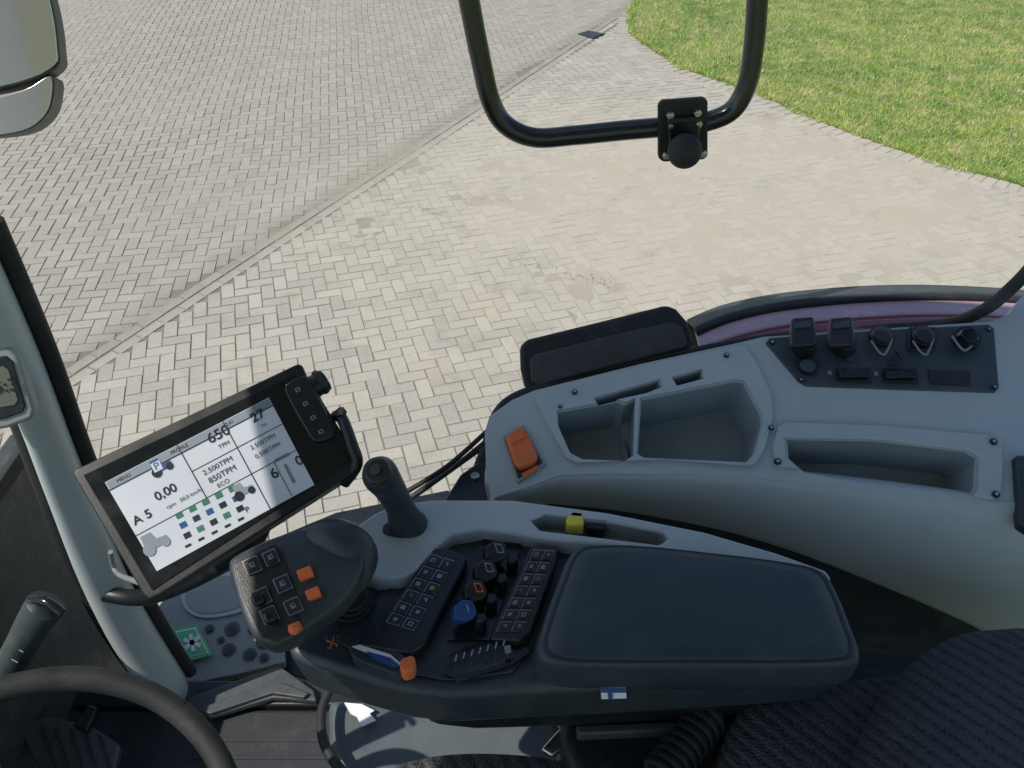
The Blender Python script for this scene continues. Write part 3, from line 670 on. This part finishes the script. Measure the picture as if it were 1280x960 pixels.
tractor(200,583,1.2,M_scrb,M_scrd); prism('ui_cab',box_px(196,583,12,12,-.47),UP.up(.0008),.0003,M_scr,TM,0); text('P',196,583,UP.up(.0008),.012,EXA,EXB,M_scrb,TM,.0003,'ui_text')
tractor(303,613,1.15,M_scrg,M_scrd); tractor(192,678,1.5,M_scrg,M_scrg)
for k in range(5):
    x=220+k*16.5; y=648-k*8.3
    prism('ui_tile',box_px(x+4,y-4,9,7,-.47),UP,.0004,M_scrgr,TM,0); prism('ui_tile',box_px(x+9,y+8,9,7,-.47),UP,.0004,M_scrd if k%2 else M_scrb,TM,0)
    prism('ui_tile',box_px(x+14,y+21,9,7,-.47),UP,.0004,M_scrgr if k%2 else M_scrd,TM,0)
    prism('ui_mark',box_px(x+15,y+34,8,3,-.47),UP,.0004,M_scrd,TM,0)
prism('ui_bar',box_px(352,572,20,4,-.47),UP,.0004,M_scrg,TM,0); prism('ui_gauge',box_px(362,592,4,26,-.47),UP,.0004,M_scrg,TM,0)
prism('key_strip',[(357,480),(376,470),(386,474),(418,536),(412,548),(396,552),(386,544),(358,494)],TP.up(.008),.008,M_black,TM,.003,sm=2)
for k in range(4):
    x=372+k*9.7; y=487+k*17.5; prism('key_icon',box_px(x,y,6,5,-.47),TP.up(.0087),.0005,M_key,TM,0)
    prism('key_icon_in',box_px(x,y,3,3,-.47),TP.up(.0090),.0005,M_black,TM,0)
kd=TP.pt(408,474,-.012)-TP.pt(388,486,-.012)
cyl('rotary_knob',TP.pt(388,486,-.012),kd,.014,.022,M_black,TM,bevel=.003)
cyl('rotary_knob_cap',TP.pt(397,480,-.012),kd,.016,.008,M_rub,TM,bevel=.003)
tube('grab_bracket',[TP.pt(420,520,-.02),TP.pt(428,524,.0),TP.pt(440,556,.006),TP.pt(446,580,0),TP.pt(430,604,-.02)],.007,M_black,TM)
tube('bracket_tip',[TP.pt(427,518,.0),TP.pt(424,514,.004)],.007,M_black,TM,False)
tube('support_arm',[TP.pt(330,640,-.04),TP.pt(300,690,-.10),vy(190,745,.70),vy(130,742,.73)],.013,M_black,TM)
prism('arm_plate',[(150,742),(180,752),(170,770),(148,752)],Plane((0,.69,0),(0,-1,.3)),.02,M_rub,TM,.004)
tube('cable',[TP.pt(180,730,-.03),vy(146,716,.70),vy(138,690,.70)],.0035,M_strap,TM)
PD=grp('pillar_display')
PP=Plane(vy(15,490,.70),(.35,-.85,.35))
M_pdh=mat('pillar_display_grey',(.26,.29,.29),.5,.25,700,.07,6)
prism('housing',[(-60,440),(10,432),(22,444),(44,512),(42,524),(10,536),(-60,548)],PP,.03,M_pdh,PD,.006)
prism('bezel',[(-50,452),(8,445),(16,452),(32,508),(28,516),(6,524),(-50,532)],PP.up(.002),.004,M_black,PD,.002)
prism('lcd',[(-40,464),(4,458),(10,462),(22,500),(18,506),(-40,516)],PP.up(.003),.002,M_lcd,PD,0)
text('65:3',0,484,PP,.022,(-30,490),(10,484),M_black,PD,.004)

# =============== STEERING WHEEL, STALK, PEDALS ===============
SW=grp('steering_wheel')
Wc=C+ray(38,1105)*.735; Wn=Vector((.40,-.20,.89)).normalized(); q=Wn.to_track_quat('Z','Y').to_matrix()
R=.19
ring=[Wc+q@Vector((R*math.cos(a),R*math.sin(a),0)) for a in [2*math.pi*i/64 for i in range(65)]]
tube('rim',ring,.0135,M_rub,SW,False)
for a in (150,270,30):
    a=math.radians(a+35); tube('spoke',[Wc-Wn*.03,Wc+q@Vector((.1*math.cos(a),.1*math.sin(a),-.015)),Wc+q@Vector((R*math.cos(a),R*math.sin(a),0))],.009,M_black,SW)
cyl('hub',Wc-Wn*.05,Wn,.05,.04,M_black,SW,bevel=.008)
cyl('column',Wc-Wn*.42,Wn,.045,.38,M_dark,SW)
SK=grp('column_lever')
sweep('lever',[C+ray(5,850)*.86,C+ray(25,810)*.85,C+ray(45,775)*.84,C+ray(58,756)*.835],[(.018,.018),(.017,.017),(.019,.019),(.021,.019)],M_dark,SK,side=Vector((1,0,0)))
tube('lever_cap_ring',[C+ray(36,750)*.83,C+ray(58,752)*.825,C+ray(78,766)*.825],.005,M_gloss,SK)
for k in range(3): prism('lever_line',box_px(18+k*7,826-k*13,9,1.2,.5),Plane(C+ray(25,810)*.832,(.3,-.5,.8)),.001,M_key,SK,0)
PDL=grp('pedal')
prism('pad',[(20,905),(60,895),(110,905),(150,930),(140,975),(60,985)],H(1.55),.02,mat('worn_pedal_metal',(.07,.075,.08),.5,.6,200,.3,30,metal=.3),PDL,.005)
for k in range(5): prism('rib',box_px(60+k*18,935+k*3,3,60,-.3),H(1.556),.004,M_rub,PDL,0)
prism('arm',[(90,905),(110,880),(122,884),(108,915)],H(1.56),.02,M_black,PDL,.004)
fb=grp('front_bulkhead')
M_bulk=dusty(mat('bulkhead_dark',(.040,.048,.048),.5,.5,120,.3,40),.45,(.12,.13,.12))
box('lower_panel',-.90,-.86,-.8,1.0,1.30,1.95,M_bulk,fb,.01)
box('lower_panel_rail',-.86,-.845,-.8,1.0,1.93,1.96,M_rub,fb,.004)

# =============== SEAT ===============
ST=grp('driver_seat')
pillow('backrest_side',[(1078,965),(1084,910),(1105,865),(1140,820),(1190,788),(1240,778),(1320,782),(1430,850),(1460,960),(1440,1120),(1080,1120)],H(2.08),[(1,-.16),(1.02,-.08),(1,-.03),(.95,-.008),(.85,.004),(.6,.02),(.3,.03)],M_fab,ST)
pillow('seat_bolster',[(896,975),(904,930),(920,885),(950,862),(1010,850),(1080,842),(1130,838),(1180,860),(1200,960),(1160,1100),(900,1100)],H(2.02),[(1,-.16),(1.02,-.08),(1,-.03),(.95,-.008),(.85,.004),(.6,.012),(.3,.016)],M_fab,ST)
pillow('seat_cushion',[(480,962),(520,943),(580,936),(650,938),(700,945),(760,960),(900,1000),(900,1180),(480,1180),(440,1050)],H(1.93),[(1,-.14),(1.02,-.08),(1,-.03),(.96,-.008),(.88,.0),(.6,.008),(.3,.012)],M_fab,ST)

# =============== LIGHT ===============
sv=Vector((-.45,-.22,.80)).normalized()
w=bpy.data.worlds.new('World'); S.world=w; w.use_nodes=True; nt=w.node_tree; bg=nt.nodes['Background']
sk=nt.nodes.new('ShaderNodeTexSky'); sk.sky_type='NISHITA'; sk.sun_disc=False; sk.sun_elevation=math.asin(sv.z); sk.sun_rotation=math.atan2(sv.x,sv.y)
nt.links.new(sk.outputs[0],bg.inputs[0]); bg.inputs[1].default_value=.14
sl=bpy.data.lights.new('sun','SUN'); sl.energy=4.6; sl.angle=math.radians(.5); sl.color=(1,.93,.82)
so=bpy.data.objects.new('sun',sl); S.collection.objects.link(so); so.rotation_euler=sv.to_track_quat('Z','Y').to_euler(); so.location=(0,0,10)
